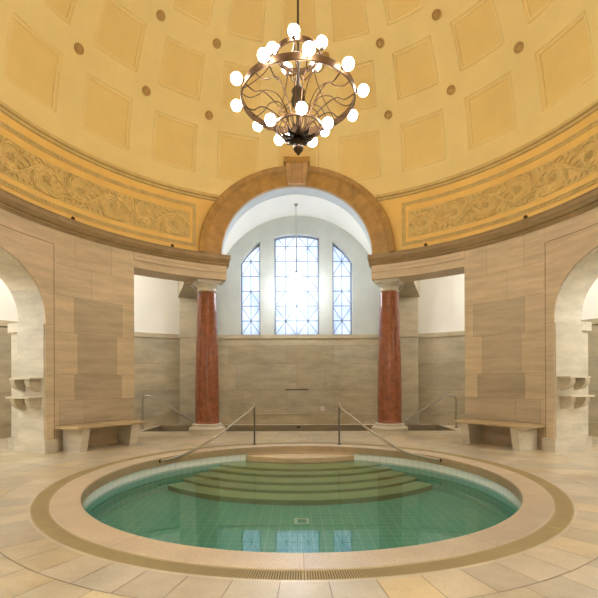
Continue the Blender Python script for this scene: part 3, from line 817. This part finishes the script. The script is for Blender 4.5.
# ------------------------------------------------------------------ benches
def bench(s, label):
    am = s*57.3; R0, R1 = 4.06, 4.615
    root = empty('stone_bench', cyl(am, 0, 4.35)); tag(root, label, 'bench', 'stone benches along the wall')
    seat = MB(); uu = [s*t for t in frange(47.0, 66.5, 1.2)][::s]
    rows = [[cyl(t, z, r) for t in uu] for r, z in ((R1, .405), (R0+.008, .405), (R0, .412), (R0, .443), (R0+.008, .45), (R1, .45))]
    seat.grid(rows, (1, .98, .95, 1), False, close_u=True, flip=True)
    for t, f_ in ((uu[0], 0), (uu[-1], 1)):
        q = [r[0 if f_ == 0 else -1] for r in rows]; seat.face(q if f_ else q[::-1])
    seat.build('seat', M['cornicebench'], root)
    for t0, t1 in ((49.0, 51.0), (62.6, 64.6)):
        lg = MB(); uu = [s*t0, s*t1][::s]
        P = [(R0+.13, 0), (R1, 0), (R1, .405), (R0+.04, .405)]
        A = [cyl(uu[0], z, r) for r, z in P]; B = [cyl(uu[1], z, r) for r, z in P]
        lg.face(A); lg.face(B[::-1])
        for i in range(4): lg.face([A[i], B[i], B[(i+1) % 4], A[(i+1) % 4]][::-1])
        lg.build('leg', M['jamb'], root)
    return root
M['cornicebench'] = stone('bench_sandstone', rgb(186, 164, 126), .45, .15, 3, .08, (1, 1, 1))
bench(-1, 'stone bench on slab legs against the wall left of the pool')
bench(1, 'stone bench on slab legs against the wall right of the pool')

# ------------------------------------------------------------------ bracket shelves on the arch reveals
def shelf(s, z, label, ext):
    t = s*(90-TA+.25)
    rad = Vector(cyl(t, 0, 1)); out = Vector(cyl(t+s*90, 0, 1))          # out = tangential, into the opening
    o0 = rad*4.70
    root = empty('wall_shelf', o0+Vector((0, 0, z))); tag(root, label, 'shelf', 'bracket shelves in the archways')
    tf = lambda a, b, c: tuple(o0+rad*a+out*b+Vector((0, 0, c)))
    m1 = MB(); m1.box(0, .50+ext, .001, .225+ext*.4, z-.028, z, (1.05, 1.05, 1.02, 1), tf); m1.build('slab', M['jamb'], root)
    for a in (.05, .40):
        m2 = MB(); pr = [(.001, z-.03), (.20, z-.03), (.20, z-.06)]+[(.20*math.cos(q), z-.06-.17*math.sin(q)) for q in [PI/2*k/8 for k in range(1, 8)]]+[(.03, z-.235), (.001, z-.235)]
        A = [tf(a, b, c) for b, c in pr]; B = [tf(a+.11, b, c) for b, c in pr]
        m2.face(A, (.9, .86, .8, 1)); m2.face(B[::-1], (.9, .86, .8, 1))
        for i in range(len(pr)): m2.face([A[i], B[i], B[(i+1) % len(pr)], A[(i+1) % len(pr)]][::-1], (.9, .86, .8, 1))
        m2.build('bracket', M['jamb'], root)
for s, sd in ((-1, 'left'), (1, 'right')):
    shelf(s, 1.285, 'upper stone bracket shelf on the pier of the %s archway' % sd, 0)
    shelf(s, .965, 'lower stone bracket shelf on the pier of the %s archway' % sd, .06)

# ------------------------------------------------------------------ handrails
def rail(pts_rail, posts, r, label, name='handrail', feet=()):
    p0 = posts[0][0]; root = empty(name, (p0[0], p0[1], 0)); tag(root, label, 'handrail', 'steel handrails')
    m1 = MB(); m1.tube(spline(pts_rail, 8), r, 10); m1.build('rail', M['steel'], root)
    for a, b in posts:
        m2 = MB(); m2.tube([a, b], r*.8, 10); m2.lathe([(r*2.2, 0), (r*2.2, .008), (r*.9, .012)], 16, a); m2.build('post', M['steelpost'], root)
    for a, b in feet:
        m3 = MB(); m3.tube([a, b], r*2.0, 12); m3.build('wall_flange', M['bronzedark'], root)
M['steelpost'] = plain('dull_steel', rgb(120, 116, 112), .35, .9)
for s, sd in ((-1, 'left'), (1, 'right')):
    px, py = s*.86-.01, 2.66
    if s > 0: px = .755
    e = (s*2.235, 1.27)
    pts = [(px, py, .80), (px, py, .785), (px+s*.015, py-.02, .72), (px+s*.10, py-.06, .64), (px+s*.55, py-.38, .29), (px+s*.86, py-.72, .09), (px+s*1.05, py-.96, .0), (e[0]-s*.13, e[1]+.1, -.04), (e[0], e[1], -.05)]
    rail(pts, [((px, py, 0), (px, py, .79))], .021, 'steel handrail running from a post down along the pool steps, %s side' % sd,
         feet=[((e[0]-s*.0, e[1], -.05), (e[0]+s*.05, e[1]-.03, -.05))])
    x0, y0 = s*4.08, 5.62
    pts = [(x0, y0, .0), (x0, y0, .60), (x0, y0, .74), (x0-s*.04, y0, .83), (x0-s*.16, y0, .855), (x0-s*.30, y0, .80), (x0-s*.80, y0, .50), (x0-s*1.2, y0, .25), (x0-s*1.6, y0, 0), (x0-s*2.0, y0, -.2)]
    root = empty('handrail', (x0, y0, 0)); tag(root, 'bent steel handrail leading down into the basin behind the %s red column' % sd, 'handrail', 'steel handrails')
    m1 = MB(); m1.tube(spline(pts, 8), .024, 10); m1.build('rail', M['steel'], root)
    m2 = MB(); m2.lathe([(.05, 0), (.05, .01), (.026, .015)], 16, (x0, y0, 0)); m2.build('foot_plate', M['steelpost'], root)

# ------------------------------------------------------------------ chandelier
ch = empty('chandelier', (0, 0, 4.2)); tag(ch, 'bronze chandelier with three tiers of glowing globe bulbs hanging from the dome', 'chandelier')
CXo = -.02
def cp(r, a, z): return (CXo+r*math.sin(a), -r*math.cos(a), z)
mb = MB(); mb.tube([(CXo, 0, 10.1), (CXo, 0, 5.75)], .014, 8); mb.lathe([(.14, 10.09), (.14, 10.05), (.05, 9.98), (.014, 9.95)][::-1], 16, (CXo, 0, 0)); mb.build('suspension_rod', M['bronzedark'], ch)
mb = MB(); mb.lathe([(.012, 4.40), (.03, 4.42), (.045, 4.48), (.03, 4.56), (.02, 4.62), (.02, 4.72), (.05, 4.76), (.085, 4.80), (.095, 4.86), (.07, 4.93), (.09, 4.97), (.06, 5.02), (.025, 5.06), (.02, 5.3), (.035, 5.36), (.02, 5.42), (.018, 5.7), (.03, 5.74), (.0, 5.77)], 20, (CXo, 0, 0)); mb.build('stem', M['bronzedark'], ch)
def ring(name, r, z, h, t=.012, mat='bronze'):
    mb = MB(); mb.lathe([(r-t, z-h/2), (r, z-h/2), (r+t*.7, z-h*.42), (r+t*.7, z+h*.42), (r, z+h/2), (r-t, z+h/2), (r-t, z-h/2)], 64, (CXo, 0, 0), smooth=False, cap=False); mb.build(name, M[mat], ch)
ring('outer_ring', .735, 4.88, .095); ring('upper_ring', .285, 5.44, .07); ring('lower_ring', .30, 4.50, .035)
bulb0 = None
def bulb(p, par, r=.068):
    global bulb0
    if bulb0 is None:
        b = MB(); b.sphere((0, 0, 0), 1, 20, 12); bulb0 = b.build('bulb', M['bulb'], par); q = bulb0
    else: q = bulb0.copy(); COL.objects.link(q)
    q.parent = par; q.matrix_parent_inverse = Matrix.Identity(4); q.location = p; q.scale = (r, r, r)
def arm(pts, r=.009, name='arm', mat='bronze', n=6):
    mb = MB(); mb.tube(spline(pts, n), r, 6); return mb.build(name, M[mat], ch)
def socket(p, d, par):
    mb = MB(); p = Vector(p); d = Vector(d).normalized(); mb.tube([p-d*.10, p-d*.055], .026, 10); mb.build('socket', M['bronzedark'], par)
for k in range(10):
    a = (8+36*k)*D2R
    ar = arm([cp(.73, a, 4.86), cp(.60, a, 4.80), cp(.50, a, 4.83), cp(.38, a, 4.78), cp(.20, a, 4.62), cp(.10, a, 4.46), cp(.04, a, 4.40)])
    bulb(cp(.835, a, 4.885), ar); socket(cp(.835, a, 4.885), cp(1, a, 0), ar)
    b = a+18*D2R
    arm([cp(.725, b, 4.88), cp(.63, b, 4.84), cp(.52, b, 4.88), cp(.43, b, 4.95), cp(.28, b, 4.92), cp(.17, b, 4.76), cp(.13, b, 4.56), cp(.05, b, 4.42)], .007)
for k in range(5):
    a = (-9+72*k)*D2R
    ar = arm([cp(.02, a, 5.20), cp(.10, a, 5.17), cp(.20, a, 5.27), cp(.28, a, 5.41)])
    bulb(cp(.335, a, 5.49), ar, .07); socket(cp(.335, a, 5.50), (0, 0, 1), ar)
    arm([cp(.29, a, 5.44), cp(.36, a, 5.28), cp(.50, a, 5.10), cp(.73, a, 4.92)], .007)
    a = (6+72*k)*D2R
    ar = arm([cp(.03, a, 4.43), cp(.10, a, 4.36), cp(.20, a, 4.37), cp(.30, a, 4.48)], .010)
    bulb(cp(.385, a, 4.51), ar); socket(cp(.385, a, 4.51), cp(1, a, 0), ar)
    arm([cp(.30, a, 4.50), cp(.25, a, 4.66), cp(.12, a, 4.80), cp(.07, a, 4.86)], .007)
for k in range(10):
    a = 36*k*D2R; mb = MB()
    pts = [cp(.03, a, 4.40), cp(.10, a, 4.365), cp(.17, a, 4.365), cp(.225, a, 4.40)]
    mb.tube(spline(pts, 4), .044, 8, taper=lambda t: .25+.75*math.sin(PI*(.15+.85*t)) if t < 1 else .05, flat=.3, up=(0, 0, 1)); mb.build('leaf', M['bronzedark'], ch)
mb = MB(); mb.lathe([(.0, 4.14), (.018, 4.15), (.025, 4.17), (.05, 4.19), (.068, 4.23), (.06, 4.27), (.03, 4.295), (.05, 4.31), (.07, 4.34), (.03, 4.38), (.012, 4.41)], 16, (CXo, 0, 0)); mb.build('finial', M['bronzedark'], ch)

# ------------------------------------------------------------------ pendant lamp in the niche
PX, PY = -.07, 5.88
pl = empty('pendant_lamp', (PX, PY, 3.40)); tag(pl, 'bright oval pendant lamp hanging before the middle niche window', 'lamp')
mb = MB(); mb.tube([(PX, PY, 5.93), (PX, PY, 4.1)], .006, 6); mb.build('cord', M['steel'], pl)
mb = MB(); mb.lathe([(.045, 5.94), (.045, 5.90), (.01, 5.87)][::-1], 12, (PX, PY, 0)); mb.build('ceiling_hook', M['steel'], pl)
mb = MB(); mb.sphere((PX, PY, 3.74), .21, 24, 16, sz=1.7); mb.build('globe', M['globe'], pl)
mb = MB(); mb.lathe([(.05, 4.08), (.05, 4.13), (.01, 4.16)], 12, (PX, PY, 0)); mb.build('cap', M['steel'], pl)

# ------------------------------------------------------------------ small fittings
def spot(t, label):
    p = cyl(t, ZC, RW-.10); root = empty('cornice_spotlight', p); tag(root, label, 'spotlight', 'small spotlights on the cornice')
    mb = MB(); mb.box(-.035, .035, -.03, .03, 0, .02, tf=lambda x, y, z: tuple(Vector(p)+Vector((x, y, z)))); mb.build('base', M['bronze'], root)
    mb = MB(); mb.sphere((p[0], p[1], p[2]+.045), .034, 12, 8); mb.build('head', M['bronze'], root)
spot(-62.3, 'tiny brown spotlight on the cornice above the left bench'); spot(-36.5, 'tiny brown spotlight on the cornice next to the left red column')
spot(62.3, 'tiny brown spotlight on the cornice above the right bench'); spot(36.5, 'tiny brown spotlight on the cornice next to the right red column')
mb = MB(); mb.lathe([(.075, 0), (.075, .01), (.06, .014), (.0, .014)], 20)
q = mb.build('wall_disc', M['jamb']); q.location = (.665, YW, .43); q.rotation_euler = (PI/2, 0, 0)
tag(q, 'small round pale cover plate low on the niche end wall', 'cover plate')
mb = MB(); mb.box(-.39, .26, YW-.006, YW-.001, .965, .995)  # dark strip laid over a stained joint between the stones
tag(mb.build('stained_joint', M['dark']), 'narrow dark stained joint in the stone wall below the middle window', 'wall_joint')

# ------------------------------------------------------------------ light
w = bpy.data.worlds.new('sky'); SC.world = w; w.use_nodes = True
bg = w.node_tree.nodes['Background']; bg.inputs['Color'].default_value = (.74, .84, 1, 1); bg.inputs['Strength'].default_value = 1.15
def lamp(name, loc, power, col, r=.25):
    l = bpy.data.lights.new(name, 'POINT'); l.energy = power; l.color = col; l.shadow_soft_size = r
    o = bpy.data.objects.new(name, l); COL.objects.link(o); o.location = loc
for t, p in ((42, 30), (66, 34), (90, 105), (122, 150), (152, 165), (180, 150), (208, 165), (238, 150), (270, 105), (294, 34), (318, 30)):
    lamp('passage_fill', cyl(t, 3.9, 6.4), p, (.93, .96, 1) if p > 100 else (1, .99, .95))  # unseen fill lights added to brighten the passage and cool the rotunda floor
def area(name, loc, rot, sx, sy, power, col):
    l = bpy.data.lights.new(name, 'AREA'); l.shape = 'RECTANGLE'; l.size = sx; l.size_y = sy; l.energy = power; l.color = col
    o = bpy.data.objects.new(name, l); COL.objects.link(o); o.location = loc; o.rotation_euler = rot
for x in (-1.15, 1.1): lamp('niche_fill', (x, 5.5, 4.0), 13, (.86, .92, 1), .3)  # unseen point lights added to brighten the niche vault and floor
# daylight entering through the windows
area('window_daylight', (-.06, YW+1.3, 4.3), (-PI/2, 0, 0), 4.0, 3.0, 60, (.80, .88, 1))

# ------------------------------------------------------------------ camera
cd = bpy.data.cameras.new('camera'); cam = bpy.data.objects.new('camera', cd); COL.objects.link(cam)
cam.location = (-.037, -5.593, 1.2); cam.rotation_euler = (PI/2, .003, 0)
cd.sensor_width = 36; cd.lens = 430.76/598*36; cd.shift_x = .0021; cd.shift_y = (382-299)/598; cd.clip_start = .05
SC.camera = cam
SC.view_settings.view_transform = 'Standard'; SC.view_settings.look = 'None'; SC.view_settings.gamma = 1; SC.view_settings.exposure = .28
SC.view_settings.use_curve_mapping = False
cy = SC.cycles
cy.max_bounces = 10; cy.diffuse_bounces = 6; cy.glossy_bounces = 4; cy.transparent_max_bounces = 12; cy.sample_clamp_indirect = 6; cy.use_denoising = True
